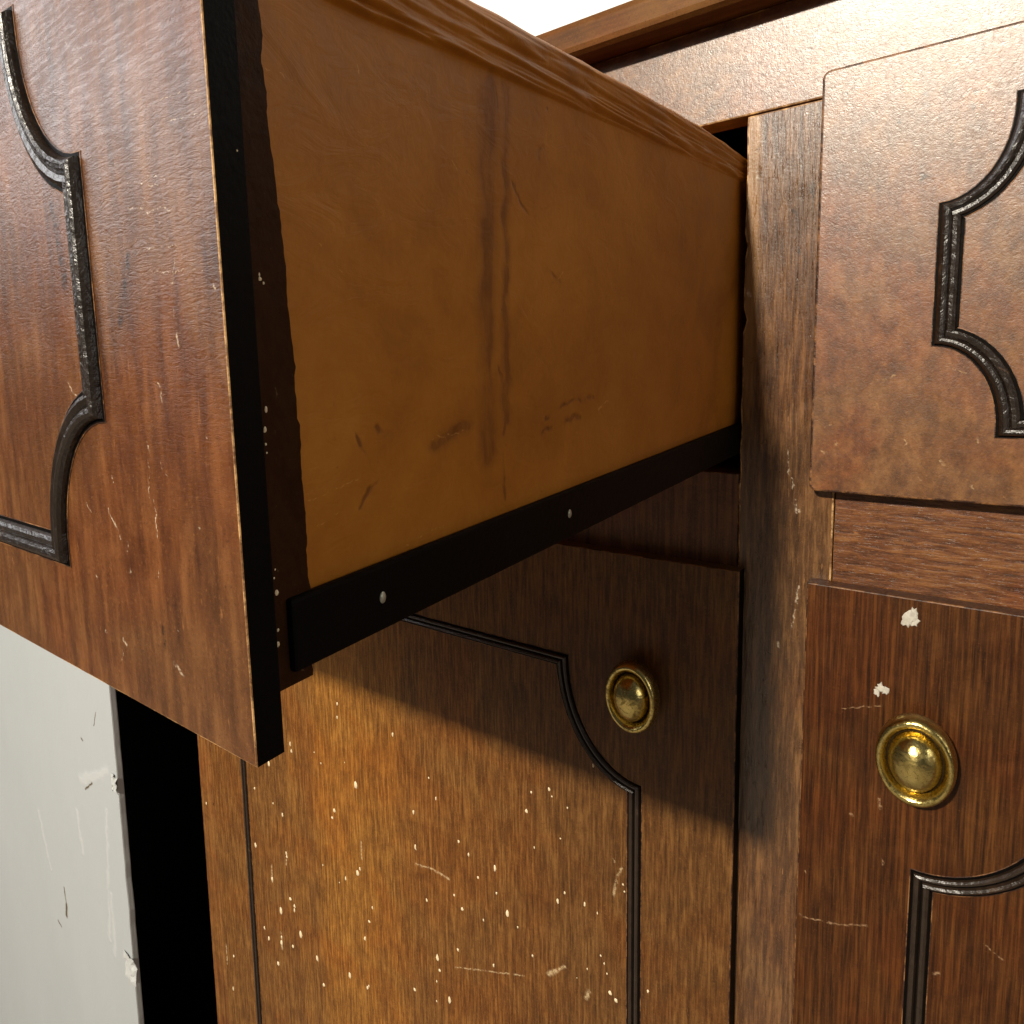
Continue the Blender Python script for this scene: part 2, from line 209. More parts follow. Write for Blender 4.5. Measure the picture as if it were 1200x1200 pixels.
def seg_group():
    if 'worn_mark' in bpy.data.node_groups:
        return bpy.data.node_groups['worn_mark']
    g = bpy.data.node_groups.new('worn_mark', 'ShaderNodeTree')
    for nm, ty in (('P', 'NodeSocketVector'), ('A', 'NodeSocketVector'), ('B', 'NodeSocketVector'), ('W', 'NodeSocketFloat')):
        g.interface.new_socket(nm, in_out='INPUT', socket_type=ty)
    g.interface.new_socket('Mask', in_out='OUTPUT', socket_type='NodeSocketFloat')
    i = g.nodes.new('NodeGroupInput')
    o = g.nodes.new('NodeGroupOutput')

    def vm(op, a, b):
        n = g.nodes.new('ShaderNodeVectorMath')
        n.operation = op
        g.links.new(a, n.inputs[0])
        if b is not None:
            g.links.new(b, n.inputs[3 if op == 'SCALE' else 1])
        return n

    def mt(op, a, b, clamp=False):
        n = g.nodes.new('ShaderNodeMath')
        n.operation = op
        n.use_clamp = clamp
        for k, v in enumerate((a, b)):
            if isinstance(v, bpy.types.NodeSocket):
                g.links.new(v, n.inputs[k])
            else:
                n.inputs[k].default_value = v
        return n.outputs[0]
    pa = vm('SUBTRACT', i.outputs['P'], i.outputs['A']).outputs[0]
    ba = vm('SUBTRACT', i.outputs['B'], i.outputs['A']).outputs[0]
    h = mt('DIVIDE', vm('DOT_PRODUCT', pa, ba).outputs['Value'], vm('DOT_PRODUCT', ba, ba).outputs['Value'], True)
    d = vm('LENGTH', vm('SUBTRACT', pa, vm('SCALE', ba, h).outputs[0]).outputs[0], None).outputs['Value']
    r = mt('SUBTRACT', 1.0, mt('DIVIDE', d, i.outputs['W']), True)
    r = mt('MULTIPLY', r, r)
    r = mt('MULTIPLY', r, 1.8, True)
    g.links.new(r, o.inputs[0])
    return g


# ------------------------------------------------------------------ materials
def wood(name, dark, mid, light, red, grain=(420, 420, 14), relief='grain', rough=(0.3, 0.5), spec=0.5, bump=0.5,
         light_marks=None, dark_marks=None, mark_col=(0.62, 0.50, 0.36), extra=None, pore=0.55, off=0.0, lo=0.40, fleck=0.4, mot=0.30):
    n = N(name)
    g1 = n.noise(grain, 6, 0.62, 0.25, off=off)
    g2 = n.noise(tuple(v * 2.6 for v in grain), 3, 0.6, 0.1, off=off + 3)
    blot = n.noise(16, 4, 0.6, 0.6, off=off + 1)
    mott = n.noise(70, 5, 0.65, 0.8, off=off + 2)
    v = n.math('ADD', n.math('MULTIPLY', g1, 0.92 - mot), n.math('ADD', n.math('MULTIPLY', mott, mot), n.math('MULTIPLY', g2, 0.16)))
    c = n.ramp(v, [(lo, dark), (0.535, mid), (1.07 - lo, light)])
    c = n.mix(n.math('MULTIPLY', n.step(blot, 0.42, 0.66), 0.75), c, n.mix(1.0, c, red, 'MULTIPLY'))
    spk = n.noise(1000, 3, 0.7, off=off + 9)
    c = n.mix(n.math('MULTIPLY', n.step(spk, 0.56, 0.70), 0.30), c, tuple(min(1, k * 1.5) for k in light))
    c = n.mix(n.math('MULTIPLY', n.math('SUBTRACT', 1.0, n.step(spk, 0.30, 0.44)), 0.45), c, tuple(k * 0.5 for k in dark))
    pm = n.step(g2, 0.60, 0.70)
    c = n.mix(n.math('MULTIPLY', pm, pore), c, tuple(k * 0.35 for k in dark))
    fl = n.step(n.noise(tuple(v * 2.1 for v in grain), 4, 0.7, 0.4, off=off + 7), 0.655, 0.73)
    c = n.mix(n.math('MULTIPLY', fl, fleck), c, tuple(min(1, k * 2.6) for k in light))
    if extra:
        c = extra(n, c)
    brk = n.step(n.noise(520, 4, 0.7, off=off + 11), 0.36, 0.60)
    if dark_marks:
        c = n.mix(n.math('MULTIPLY', n.math('MULTIPLY', n.marks(dark_marks, 0.0012, 300, 2.1), brk), 0.85), c, tuple(k * 0.18 for k in dark))
    if light_marks:
        c = n.mix(n.math('MULTIPLY', n.math('MULTIPLY', n.marks(light_marks, 0.0013, 420, 1.4), brk), 0.72), c, mark_col)
    fine = n.noise(900, 3, 0.6, off=off)
    if relief == 'ridges':           # short wavy cracks in the old polish, lying across the panel
        wv = n.noise((170, 170, 720), 5, 0.66, 1.2, off=off + 4)
        wv2 = n.noise((300, 300, 900), 4, 0.65, 0.9, off=off + 5)
        patch = n.step(n.noise(22, 3, off=off + 6), 0.38, 0.62)
        h = n.math('ADD', n.math('MULTIPLY', n.math('ABSOLUTE', n.math('SUBTRACT', wv, 0.5)), n.math('ADD', n.math('MULTIPLY', patch, -1.1), -0.4)),
                   n.math('ADD', n.math('MULTIPLY', wv2, 0.35), n.math('MULTIPLY', fine, 0.12)))
        nb = n.bump(h, bump, 0.0022)
    elif relief == 'worms':          # orange-peel polish with worm-like wrinkles
        wv = n.noise(430, 4, 0.62, 1.3, off=off + 4)
        wv2 = n.noise((600, 600, 420), 4, 0.65, 0.8, off=off + 5)
        h = n.math('ADD', n.math('MULTIPLY', n.math('ABSOLUTE', n.math('SUBTRACT', wv, 0.5)), -1.1),
                   n.math('ADD', n.math('MULTIPLY', wv2, 0.5), n.math('MULTIPLY', fine, 0.15)))
        nb = n.bump(h, bump, 0.0016)
    else:
        h = n.math('ADD', n.math('MULTIPLY', g1, 0.8), n.math('SUBTRACT', n.math('MULTIPLY', fine, 0.12), n.math('MULTIPLY', pm, 0.5)))
        nb = n.bump(h, bump, 0.0012)
    ro = n.math('ADD', rough[0], n.math('MULTIPLY', mott, rough[1] - rough[0]))
    n.fin(c, ro, nb, spec)
    return n.m


def worn_edge(name, base, bright, thr=(0.42, 0.56), scale=(160, 160, 160)):
    n = N(name)
    k = n.step(n.noise(scale, 5, 0.7, 0.5), *thr)
    c = n.mix(k, base, bright)
    return n.fin(c, 0.5, n.bump(n.noise(700, 3), 0.4, 0.001), 0.4)


def plain(name, c, rough=0.5, spec=0.5, metal=0.0, nscale=300, amt=0.4, bump=0.3, bd=0.001):
    n = N(name)
    k = n.noise(nscale, 5, 0.65, 0.3)
    cc = n.mix(k, tuple(v * (1 - amt) for v in c), tuple(min(1, v * (1 + amt)) for v in c))
    return n.fin(cc, n.math('ADD', rough - 0.08, n.math('MULTIPLY', k, 0.16)), n.bump(n.noise(nscale * 1.6, 4), bump, bd), spec, metal)


M = {}
M['front'] = wood('polished_drawer_front', (0.045, 0.0150, 0.0045), (0.098, 0.0365, 0.0105), (0.170, 0.072, 0.022), (1.0, 0.74, 0.60),
                  grain=(240, 240, 36), relief='ridges', mot=0.22, lo=0.37, rough=(0.25, 0.40), bump=0.20, spec=0.55, light_marks=FRONT_MARKS, dark_marks=FRONT_DARK, pore=0.2, fleck=0.3)
M['drawer_closed'] = wood('wrinkled_drawer_front', (0.070, 0.0255, 0.0066), (0.132, 0.0515, 0.0130), (0.205, 0.090, 0.025), (1.15, 0.76, 0.50),
                          grain=(200, 200, 110), relief='worms', rough=(0.28, 0.40), mot=0.17, lo=0.375, bump=0.10, spec=0.9,
                          light_marks=DRAWER_MARKS, dark_marks=DRAWER_DARK, pore=0.2, off=2.0, fleck=0.25, mark_col=(0.42, 0.27, 0.13))


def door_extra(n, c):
    # a golden band near the left of the door, browner towards the right
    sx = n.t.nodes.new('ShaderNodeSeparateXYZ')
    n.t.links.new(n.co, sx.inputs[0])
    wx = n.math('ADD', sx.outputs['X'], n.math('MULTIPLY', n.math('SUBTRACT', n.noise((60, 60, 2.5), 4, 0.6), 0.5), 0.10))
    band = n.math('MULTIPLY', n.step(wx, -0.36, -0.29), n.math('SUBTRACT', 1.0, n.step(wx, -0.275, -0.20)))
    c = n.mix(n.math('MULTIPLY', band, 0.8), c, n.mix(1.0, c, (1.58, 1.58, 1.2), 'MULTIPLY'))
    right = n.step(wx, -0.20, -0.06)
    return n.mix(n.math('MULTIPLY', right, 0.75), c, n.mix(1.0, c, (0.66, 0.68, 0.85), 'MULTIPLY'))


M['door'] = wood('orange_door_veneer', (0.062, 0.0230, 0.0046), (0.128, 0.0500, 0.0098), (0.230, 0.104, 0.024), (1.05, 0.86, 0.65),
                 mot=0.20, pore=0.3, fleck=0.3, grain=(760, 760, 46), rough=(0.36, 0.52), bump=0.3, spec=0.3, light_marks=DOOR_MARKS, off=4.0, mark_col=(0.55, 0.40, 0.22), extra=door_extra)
M['door2'] = wood('dark_red_door_veneer', (0.019, 0.0060, 0.0013), (0.056, 0.0178, 0.0034), (0.112, 0.0400, 0.0085), (0.95, 0.72, 0.5),
                  mot=0.18, pore=0.35, fleck=0.3, grain=(900, 900, 26), rough=(0.36, 0.52), bump=0.35, spec=0.25, light_marks=DOOR2_MARKS, mark_col=(0.36, 0.22, 0.12), off=6.0)


def stile_extra(n, c):
    sx = n.t.nodes.new('ShaderNodeSeparateXYZ')
    n.t.links.new(n.co, sx.inputs[0])
    wob = n.math('MULTIPLY', n.noise((90, 90, 40), 4), 0.007)
    e1 = n.math('SUBTRACT', 1.0, n.step(n.math('ADD', sx.outputs['X'], wob), 0.0075, 0.0105))
    up = n.step(n.math('ADD', sx.outputs['Z'], n.math('MULTIPLY', wob, 6)), 0.045, 0.11)
    return n.mix(n.math('MULTIPLY', n.math('MULTIPLY', e1, up), 0.7), c, n.mix(n.noise((300, 300, 60), 4), (0.16, 0.06, 0.012), (0.42, 0.22, 0.06)))


M['stile'] = wood('worn_stile_oak', (0.046, 0.0185, 0.0056), (0.092, 0.0385, 0.0115), (0.185, 0.088, 0.029), (0.95, 0.78, 0.6),
                  grain=(640, 640, 46), mot=0.16, rough=(0.22, 0.38), bump=0.36, spec=0.9, lo=0.41, fleck=0.5, pore=0.42, light_marks=STILE_MARKS, dark_marks=STILE_DARK,
                  extra=stile_extra, off=8.0)
M['rail'] = wood('worn_rail_veneer', (0.062, 0.0225, 0.0060), (0.125, 0.049, 0.0125), (0.21, 0.095, 0.028), (1.1, 0.75, 0.55),
                 grain=(150, 150, 150), relief='worms', rough=(0.28, 0.40), mot=0.2, bump=0.10, spec=0.9, fleck=0.25, pore=0.2, off=10.0)
M['mid_rail'] = wood('cross_grain_rail', (0.045, 0.014, 0.004), (0.115, 0.038, 0.010), (0.20, 0.080, 0.022), (1.0, 0.65, 0.45),
                     grain=(90, 90, 620), rough=(0.3, 0.46), bump=0.3, off=12.0, mot=0.14, fleck=0.55)
M['carcass'] = wood('plain_carcass_wood', (0.040, 0.014, 0.005), (0.10, 0.036, 0.011), (0.18, 0.075, 0.022), (0.9, 0.6, 0.5), rough=(0.4, 0.6), off=14.0)
M['orange_stile'] = wood('orange_stile_veneer', (0.08, 0.028, 0.006), (0.17, 0.066, 0.013), (0.28, 0.12, 0.028), (0.9, 0.62, 0.45), rough=(0.34, 0.55), off=16.0)
M['top'] = wood('top_board_wood', (0.075, 0.029, 0.006), (0.115, 0.046, 0.010), (0.16, 0.068, 0.016), (0.9, 0.7, 0.6), pore=0.1, fleck=0.1, spec=0.15, bump=0.12, grain=(14, 200, 200), rough=(0.5, 0.6), off=18.0)
M['black'] = plain('black_edge_paint', (0.0022, 0.0016, 0.0013), 0.55, 0.06, bump=0.2)
M['gap_shade'] = plain('gap_shade_black', (0.0016, 0.0009, 0.0007), 0.8, 0.05, nscale=40)  # near-black colour stands in for the shade inside the gap
M['mould'] = None
M['worn'] = worn_edge('worn_bright_edge', (0.16, 0.07, 0.022), (0.52, 0.30, 0.12), (0.42, 0.60), (110, 110, 110))
M['worn_dim'] = worn_edge('worn_dim_edge', (0.03, 0.010, 0.004), (0.24, 0.105, 0.036), (0.42, 0.66), (90, 90, 90))
M['paint'] = plain('cream_paint_specks', (0.72, 0.58, 0.37), 0.45, 0.4, amt=0.15)
M['chip'] = plain('pale_paint_chip', (0.46, 0.43, 0.37), 0.6, 0.3, amt=0.65, nscale=420)
M['nail'] = plain('dull_nail_steel', (0.42, 0.42, 0.34), 0.4, 0.5, 0.6, amt=0.4)
M['tape'] = plain('white_torn_tape', (0.47, 0.48, 0.47), 0.5, 0.4, amt=0.35, nscale=90)


def mould_material(name='black_ebonised_moulding', lift=1.0):
    n = N(name)
    k = n.noise((120, 120, 120), 6, 0.7, 0.6)
    rub_glint = n.step(n.noise((55, 55, 55), 5, 0.75, 1.0, off=5), 0.60, 0.74)
    c = n.mix(k, (0.003 * lift, 0.002 * lift, 0.0014 * lift), (0.020 * lift, 0.011 * lift, 0.006 * lift))
    c = n.mix(n.math('MULTIPLY', rub_glint, 0.6), c, (0.15, 0.085, 0.045))  # rubbed brown patches, brightened to stand in for glints
    h = n.math('ADD', n.math('MULTIPLY', n.noise(260, 4, 0.65, 0.8), 0.9), n.math('MULTIPLY', n.noise(700, 3), 0.3))
    return n.fin(c, n.math('ADD', 0.20, n.math('MULTIPLY', k, 0.25)), n.bump(h, 0.45, 0.0012), 0.7)


M['mould'] = mould_material()
M['mould_brown'] = mould_material('dark_brown_moulding', 1.9)


def side_material():
    n = N('varnished_plywood_side')
    big = n.noise((1, 9, 14), 4, 0.6, 0.8)
    cloud = n.noise((1, 45, 40), 5, 0.62, 0.9, off=3)
    fine = n.noise((1, 500, 330), 3, 0.6, off=1)
    c = n.ramp(n.math('ADD', n.math('MULTIPLY', big, 0.6), n.math('ADD', n.math('MULTIPLY', cloud, 0.32), n.math('MULTIPLY', fine, 0.12))),
               [(0.34, (0.25, 0.081, 0.0066)), (0.52, (0.36, 0.126, 0.0098)), (0.70, (0.44, 0.170, 0.018))])
    dm = n.marks(SIDE_DARK, 0.0045, 70, 2.9)
    c = n.mix(n.math('MULTIPLY', dm, n.math('MULTIPLY', n.step(n.noise((1, 130, 40), 5, 0.65, off=6), 0.16, 0.66), 0.75)), c, (0.115, 0.032, 0.004))
    lm = n.marks(SIDE_LIGHT, 0.0015, 300, 1.3)
    c = n.mix(n.math('MULTIPLY', lm, 0.4), c, (0.68, 0.36, 0.10))
    sp = n.step(n.noise((1, 420, 420), 2, 0.5, off=9), 0.70, 0.76)
    c = n.mix(n.math('MULTIPLY', sp, 0.35), c, (0.20, 0.06, 0.008))
    h = n.math('ADD', n.math('MULTIPLY', n.noise((1, 60, 110), 5, 0.6, 1.2, off=4), 0.8), n.math('MULTIPLY', fine, 0.12))
    h = n.math('SUBTRACT', h, n.math('MULTIPLY', dm, 0.25))
    return n.fin(c, n.math('ADD', 0.42, n.math('MULTIPLY', cloud, 0.2)), n.bump(h, 0.35, 0.0018), 0.22)


M['side'] = side_material()


def strip_material():
    n = N('dark_smeared_stain')
    k = n.noise((1, 200, 120), 6, 0.7, 0.8)
    c = n.mix(k, (0.010, 0.0032, 0.0010), (0.050, 0.0185, 0.0052))
    s = n.step(n.noise((1, 300, 200), 4, 0.7, 1.0, off=5), 0.66, 0.74)
    c = n.mix(n.math('MULTIPLY', s, 0.5), c, (0.20, 0.12, 0.06))
    return n.fin(c, 0.5, n.bump(n.noise((1, 220, 220), 5), 0.5, 0.001), 0.05)


M['strip'] = strip_material()


def brass_material():
    n = N('tarnished_brass')
    k = n.noise(130, 6, 0.7, 0.6)
    tarn = n.step(n.noise(170, 6, 0.75, 0.8, off=2), 0.47, 0.68)
    c = n.mix(k, (0.56, 0.42, 0.12), (0.82, 0.68, 0.28))
    c = n.mix(n.math('MULTIPLY', tarn, 0.75), c, (0.13, 0.078, 0.018))
    return n.fin(c, n.math('ADD', 0.22, n.math('MULTIPLY', tarn, 0.24)), n.bump(n.noise(300, 4), 0.35, 0.0010), 0.5, 1.0)


M['brass'] = brass_material()
M['brass_dark'] = plain('blackened_brass_groove', (0.035, 0.020, 0.006), 0.5, 0.4, 0.7, nscale=400)


def board_material():
    n = N('chipped_white_paint')
    k = n.noise((8, 8, 3), 5, 0.6)
    c = n.mix(k, (0.36, 0.38, 0.385), (0.43, 0.45, 0.455))
    c = n.mix(n.math('MULTIPLY', n.step(n.noise(45, 5, 0.7, 0.6), 0.60, 0.72), 0.25), c, (0.40, 0.385, 0.33))
    ridge = n.marks(BOARD_RIDGE, 0.006, 60, 1.5)
    c = n.mix(n.math('MULTIPLY', ridge, 0.35), c, (0.55, 0.56, 0.55))
    c = n.mix(n.marks(BOARD_MARKS, 0.002, 200, 1.3), c, (0.09, 0.065, 0.03))
    h = n.math('ADD', n.math('MULTIPLY', n.noise((30, 30, 10), 5, 0.65, 0.4), 0.7), n.math('MULTIPLY', ridge, 0.25))
    return n.fin(c, 0.45, n.bump(h, 0.4, 0.004), 0.4)


M['board'] = board_material()
M['wall'] = plain('white_wall_paint', (0.86, 0.86, 0.85), 0.8, 0.2, nscale=40, amt=0.04)
M['floor'] = plain('grey_floor', (0.20, 0.17, 0.14), 0.6, 0.3, nscale=12, amt=0.3)


# ------------------------------------------------------------------ object helpers
def link(name, bm, mats, parent=None, smooth=False):
    bmesh.ops.recalc_face_normals(bm, faces=bm.faces)
    me = bpy.data.meshes.new(name)
    bm.to_mesh(me)
    bm.free()
    for m in (mats if isinstance(mats, (list, tuple)) else [mats]):
        me.materials.append(m)
    if smooth:
        for p in me.polygons:
            p.use_smooth = True
    o = bpy.data.objects.new(name, me)
    col.objects.link(o)
    if parent:
        o.parent = parent
        o.matrix_parent_inverse = parent.matrix_world.inverted()
    return o


def box_bm(x0, x1, y0, y1, z0, z1, bev=0.0, edge_mat=0, end_mat=None, segs=2, jag=0.0, top_lit=True, corner=0.0):
    bm = bmesh.new()
    bmesh.ops.create_cube(bm, size=1.0)
    for v in bm.verts:
        v.co = ((x0 + x1) / 2 + v.co.x * (x1 - x0), (y0 + y1) / 2 + v.co.y * (y1 - y0), (z0 + z1) / 2 + v.co.z * (z1 - z0))
    if end_mat is not None:
        for f in bm.faces:
            f.normal_update()
            if abs(f.normal.x) > 0.5 or f.normal.z < -0.5 or (f.normal.z > 0.5 and not top_lit):
                f.material_index = end_mat
    if corner:
        bmesh.ops.bevel(bm, geom=[q for q in bm.edges if abs(q.verts[0].co.y - q.verts[1].co.y) > 1e-6], offset=corner, segments=4, profile=0.5, affect='EDGES')
    if bev:
        eds = [q for q in bm.edges if end_mat is None or all(v.co.y < y0 + 1e-6 for v in q.verts)]
        bmesh.ops.bevel(bm, geom=eds, offset=bev, segments=segs, profile=0.6, affect='EDGES', material=edge_mat)
    if jag:
        bmesh.ops.subdivide_edges(bm, edges=[e for e in bm.edges if e.calc_length() > 0.02], cuts=14, use_grid_fill=True)
        for v in bm.verts:
            v.co += Vector((noise.noise(v.co * 60), noise.noise(v.co * 60 + Vector((5, 5, 5))) * 0.4, noise.noise(v.co * 60 + Vector((9, 9, 9))))) * jag
    return bm


def box(name, x0, x1, y0, y1, z0, z1, mats, parent=None, **kw):
    return link(name, box_bm(x0, x1, y0, y1, z0, z1, **kw), mats, parent)


def empty(name, loc):
    o = bpy.data.objects.new(name, None)
    o.empty_display_size = 0.1
    o.location = loc
    col.objects.link(o)
    bpy.context.view_layer.update()
    return o


def sweep(path, prof, y, closed=True):
    """moulding: profile (distance inward from the outer line, height, material) mitred round a closed path in the XZ plane"""
    bm = bmesh.new()
    n = len(path)
    P2 = [Vector(p) for p in path]
    area = sum(P2[i].x * P2[(i + 1) % n].y - P2[(i + 1) % n].x * P2[i].y for i in range(n))
    sg = 1 if area > 0 else -1
    rows = []
    for i in range(n):
        a = (P2[i] - P2[i - 1]).normalized()
        b = (P2[(i + 1) % n] - P2[i]).normalized()
        na, nb = Vector((-a.y, a.x)) * sg, Vector((-b.y, b.x)) * sg
        m = na + nb
        m = m / max(0.35, m.dot(na)) if m.length > 1e-6 else na
        rows.append([bm.verts.new((P2[i].x + m.x * d, y - h, P2[i].y + m.y * d)) for d, h, _ in prof])
    for i in range(n):
        r0, r1 = rows[i], rows[(i + 1) % n]
        for k in range(len(prof) - 1):
            f = bm.faces.new((r0[k], r1[k], r1[k + 1], r0[k + 1]))
            f.material_index = prof[k][2]
    return bm


def scoop_path(x0, x1, z0, z1, a, b, sx=0.0, sz=0.0, k=12):
    """rectangle whose four corners are scooped out by quarter ellipses (semi-axes a, b) that leave small square ears"""
    pts = []

    def arc(cx, cz, qx, qz, rev):
        arr = []
        for i in range(k + 1):
            t = math.pi / 2 * i / k
            arr.append((cx + qx * (sx * 0 + a * math.sin(t)), cz + qz * (b * math.cos(t))))
        return arr[::-1] if rev else arr
    # start on the left side going up, clockwise seen from the front
    pts += arc(x0, z1 - sz, 1, -1, False)          # top-left scoop: from the side to the top
    if sz:
        pts.append((x0 + a, z1))
    if sz:
        pts.append((x1 - a, z1))
    pts += arc(x1, z1 - sz, -1, -1, True)
    pts += arc(x1, z0 + sz, -1, 1, False)
    if sz:
        pts.append((x1 - a, z0))
        pts.append((x0 + a, z0))
    pts += arc(x0, z0 + sz, 1, 1, True)
    out = []
    for p in pts:
        if not out or (Vector(p) - Vector(out[-1])).length > 1e-5:
            out.append(p)
    # long straight runs get extra points so that the worn edges stay uneven
    return out


def lathe_bm(cx, y, cz, prof, rx, rz, unit, n=48):
    bm = bmesh.new()
    rows = []
    for r, h, _ in prof:
        if r < 1e-6:
            rows.append([bm.verts.new((cx, y - h * unit, cz))])
        else:
            rows.append([bm.verts.new((cx + rx * r * math.cos(2 * math.pi * i / n), y - h * unit, cz + rz * r * math.sin(2 * math.pi * i / n))) for i in range(n)])
    for k in range(len(rows) - 1):
        a, b = rows[k], rows[k + 1]
        for i in range(n):
            j = (i + 1) % n
            f = bm.faces.new((a[i], a[j], b[0])) if len(b) == 1 else bm.faces.new((a[i], a[j], b[j], b[i]))
            f.material_index = prof[k][2]
    return bm


def blobs(spots, axis, flat, seed, stretch=1.6, rag=0.45, size=1.0):
    """dried drops of paint: small flattened uneven lumps lying on a surface"""
    rnd = random.Random(seed)
    bm = bmesh.new()
    for (x, y, z, r) in spots:
        sx = rnd.uniform(0.65, 1.0)
        sz = rnd.uniform(0.85, stretch)
        q = rnd.uniform(0, 50)
        n = 8 if rag < 0.6 else 14
        top = bm.verts.new((x, y, z) if False else ((x, y - r * flat, z) if axis == 'y' else (x + r * flat, y, z)))
        ring, ring2 = [], []
        for i in range(n):
            t = 2 * math.pi * i / n
            k = size * (1 + rag * noise.noise(Vector((math.cos(t) * (1 + rag) + q, math.sin(t) * (1 + rag), q))))
            u, w = r * sx * k * math.cos(t), r * sz * k * math.sin(t)
            for rr, f, hh in ((ring, 0.65, flat * 0.75), (ring2, 1.0, -0.1)):
                rr.append(bm.verts.new((x + u * f, y - r * hh, z + w * f) if axis == 'y' else (x + r * hh, y + u * f, z + w * f)))
        for i in range(n):
            j = (i + 1) % n
            bm.faces.new((ring[i], ring[j], top))
            bm.faces.new((ring2[i], ring2[j], ring[j], ring[i]))
    return bm


def stuff(o):
    o['kind'] = 'stuff'
    return o


# ------------------------------------------------------------------ setting
FLOOR = -1.05
o = box('floor', -3, 3, -4, 0.6, FLOOR - 0.05, FLOOR, M['floor'])
o['kind'] = 'structure'
o = box('wall', -3, 3, 0.50, 0.58, FLOOR, 1.6, M['wall'])
o['kind'] = 'structure'

# white board at the left and an added near-black sheet standing in for shade in the gap
board = empty('painted_board', (-0.8, -0.055, FLOOR))
board['label'] = 'white painted board with a chipped edge, upright left of the sideboard'
board['category'] = 'board'
bm = box_bm(-1.25, -0.5742, -0.060, -0.052, FLOOR, 0.10, bev=0.0015)
bmesh.ops.subdivide_edges(bm, edges=[e for e in bm.edges if abs(e.verts[0].co.z - e.verts[1].co.z) > 0.2], cuts=60, use_grid_fill=True)
for v in bm.verts:
    if v.co.x > -0.58:
        v.co.x += 0.0016 * noise.noise(Vector((3, v.co.z * 30, 1))) + 0.0008 * noise.noise(Vector((7, v.co.z * 110, 1)))
link('panel', bm, M['board'], board)


def scrap(cx, cz, w, h, seed):
    rnd = random.Random(seed)
    bm = bmesh.new()
    n = 5
    g = [[None] * (n + 1) for _ in range(n + 1)]
    for i in range(n + 1):
        for j in range(n + 1):
            e = (0.12 if i in (0, n) or j in (0, n) else 0.03)
            g[i][j] = bm.verts.new((cx + w * (i / n - 0.5 + rnd.uniform(-e, e)), -0.0612 - 0.0015 * rnd.random() - 0.003 * (i / n) * rnd.random(), cz + h * (j / n - 0.5 + rnd.uniform(-e, e))))
    for i in range(n):
        for j in range(n):
            bm.faces.new((g[i][j], g[i + 1][j], g[i + 1][j + 1], g[i][j + 1]))
    r = bmesh.ops.extrude_face_region(bm, geom=list(bm.faces))
    for v in r['geom']:
        if isinstance(v, bmesh.types.BMVert):
            v.co.y += 0.0007
    return bm


link('tape_scrap', scrap(-0.575, -0.592, 0.026, 0.030, 1), M['tape'], board)
link('tape_scrap', scrap(-0.577, -0.372, 0.014, 0.018, 2), M['tape'], board)

dark = box('gap_shade_panel', -1.3, -0.508, 0.10, 0.118, FLOOR, 0.12, [M['gap_shade']], bev=0.002)
dark['label'] = 'added near-black panel standing in for shade in the gap between white board and sideboard'
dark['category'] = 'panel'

# ------------------------------------------------------------------ sideboard
sb = empty('sideboard', (0.02, 0.22, FLOOR))
sb['label'] = 'old dark wooden sideboard with worn varnish and one drawer pulled open'
sb['category'] = 'sideboard'
XL, XR = -0.507, 0.548
DZ0, DZ1 = -0.80, -0.0451
WY = 0.020
# top
bm = bmesh.new()
prof = [(-0.0015, 0.2283), (-0.0165, 0.2287), (-0.0192, 0.2304), (-0.0200, 0.2330), (-0.0200, 0.2425), (-0.0190, 0.2455), (-0.0165, 0.2467), (0.47, 0.2467), (0.47, 0.2283)]
a = [bm.verts.new((XL - 0.02, y, z)) for y, z in prof]
b = [bm.verts.new((XR + 0.02, y, z)) for y, z in prof]
for i in range(len(prof)):
    j = (i + 1) % len(prof)
    bm.faces.new((a[i], a[j], b[j], b[i]))
bm.faces.new(a)
bm.faces.new(b)
link('top_board', bm, M['top'], sb)
box('top_rail', XL + 0.001, XR - 0.001, 0.0, WY, 0.1812, 0.2281, [M['rail'], M['worn']], sb, bev=0.0009, edge_mat=1)
# stiles
bm = box_bm(0.0, 0.0405, 0.0, WY, DZ0, 0.1806, bev=0.0008, edge_mat=1)
bmesh.ops.subdivide_edges(bm, edges=[e for e in bm.edges if abs(e.verts[0].co.z - e.verts[1].co.z) > 0.2], cuts=160, use_grid_fill=True)
for v in bm.verts:
    if v.co.x < 0.002 and v.co.z < 0.175:
        d = 0.0007 * noise.noise(Vector((1, v.co.z * 90, 2)))
        for zc, ww, dd in ((0.118, 0.004, 0.0009), (0.083, 0.0022, 0.0013), (0.152, 0.003, 0.0006)):
            d += dd * math.exp(-((v.co.z - zc) / ww) ** 2)
        v.co.x += max(d, -0.0003)
link('stile', bm, [M['stile'], M['worn']], sb)
box('stile', XL, -0.4505, 0.0, WY, DZ0, 0.1806, [M['orange_stile'], M['worn_dim']], sb, bev=0.0012, edge_mat=1)
box('stile', 0.4905, XR, 0.0, WY, DZ0, 0.1806, [M['stile'], M['worn_dim']], sb, bev=0.0012, edge_mat=1)
box('rail', 0.0408, 0.4902, 0.0012, WY, -0.075, 0.010, [M['mid_rail'], M['worn_dim']], sb, bev=0.0002, edge_mat=1)
box('rail', -0.4502, -0.0003, 0.0012, WY, -0.075, 0.004, [M['carcass'], M['worn_dim']], sb, bev=0.0006, edge_mat=1)
box('plinth', XL, XR, 0.004, WY, DZ0 - 0.07, DZ0 - 0.001, [M['carcass'], M['worn_dim']], sb, bev=0.002, edge_mat=1)
for x0, x1 in ((XL + 0.001, XL + 0.019), (XR - 0.019, XR - 0.001), (0.012, 0.030)):
    box('side_board' if abs(x0) > 0.1 else 'partition', x0, x1, WY + 0.0002, 0.4595, DZ0 - 0.07, 0.2280, M['carcass'], sb)
box('back_board', XL + 0.001, XR - 0.001, 0.460, 0.468, DZ0 - 0.07, 0.2280, M['carcass'], sb)
box('bottom_board', XL + 0.02, XR - 0.02, WY + 0.0003, 0.459, DZ0 - 0.015, DZ0, M['carcass'], sb)
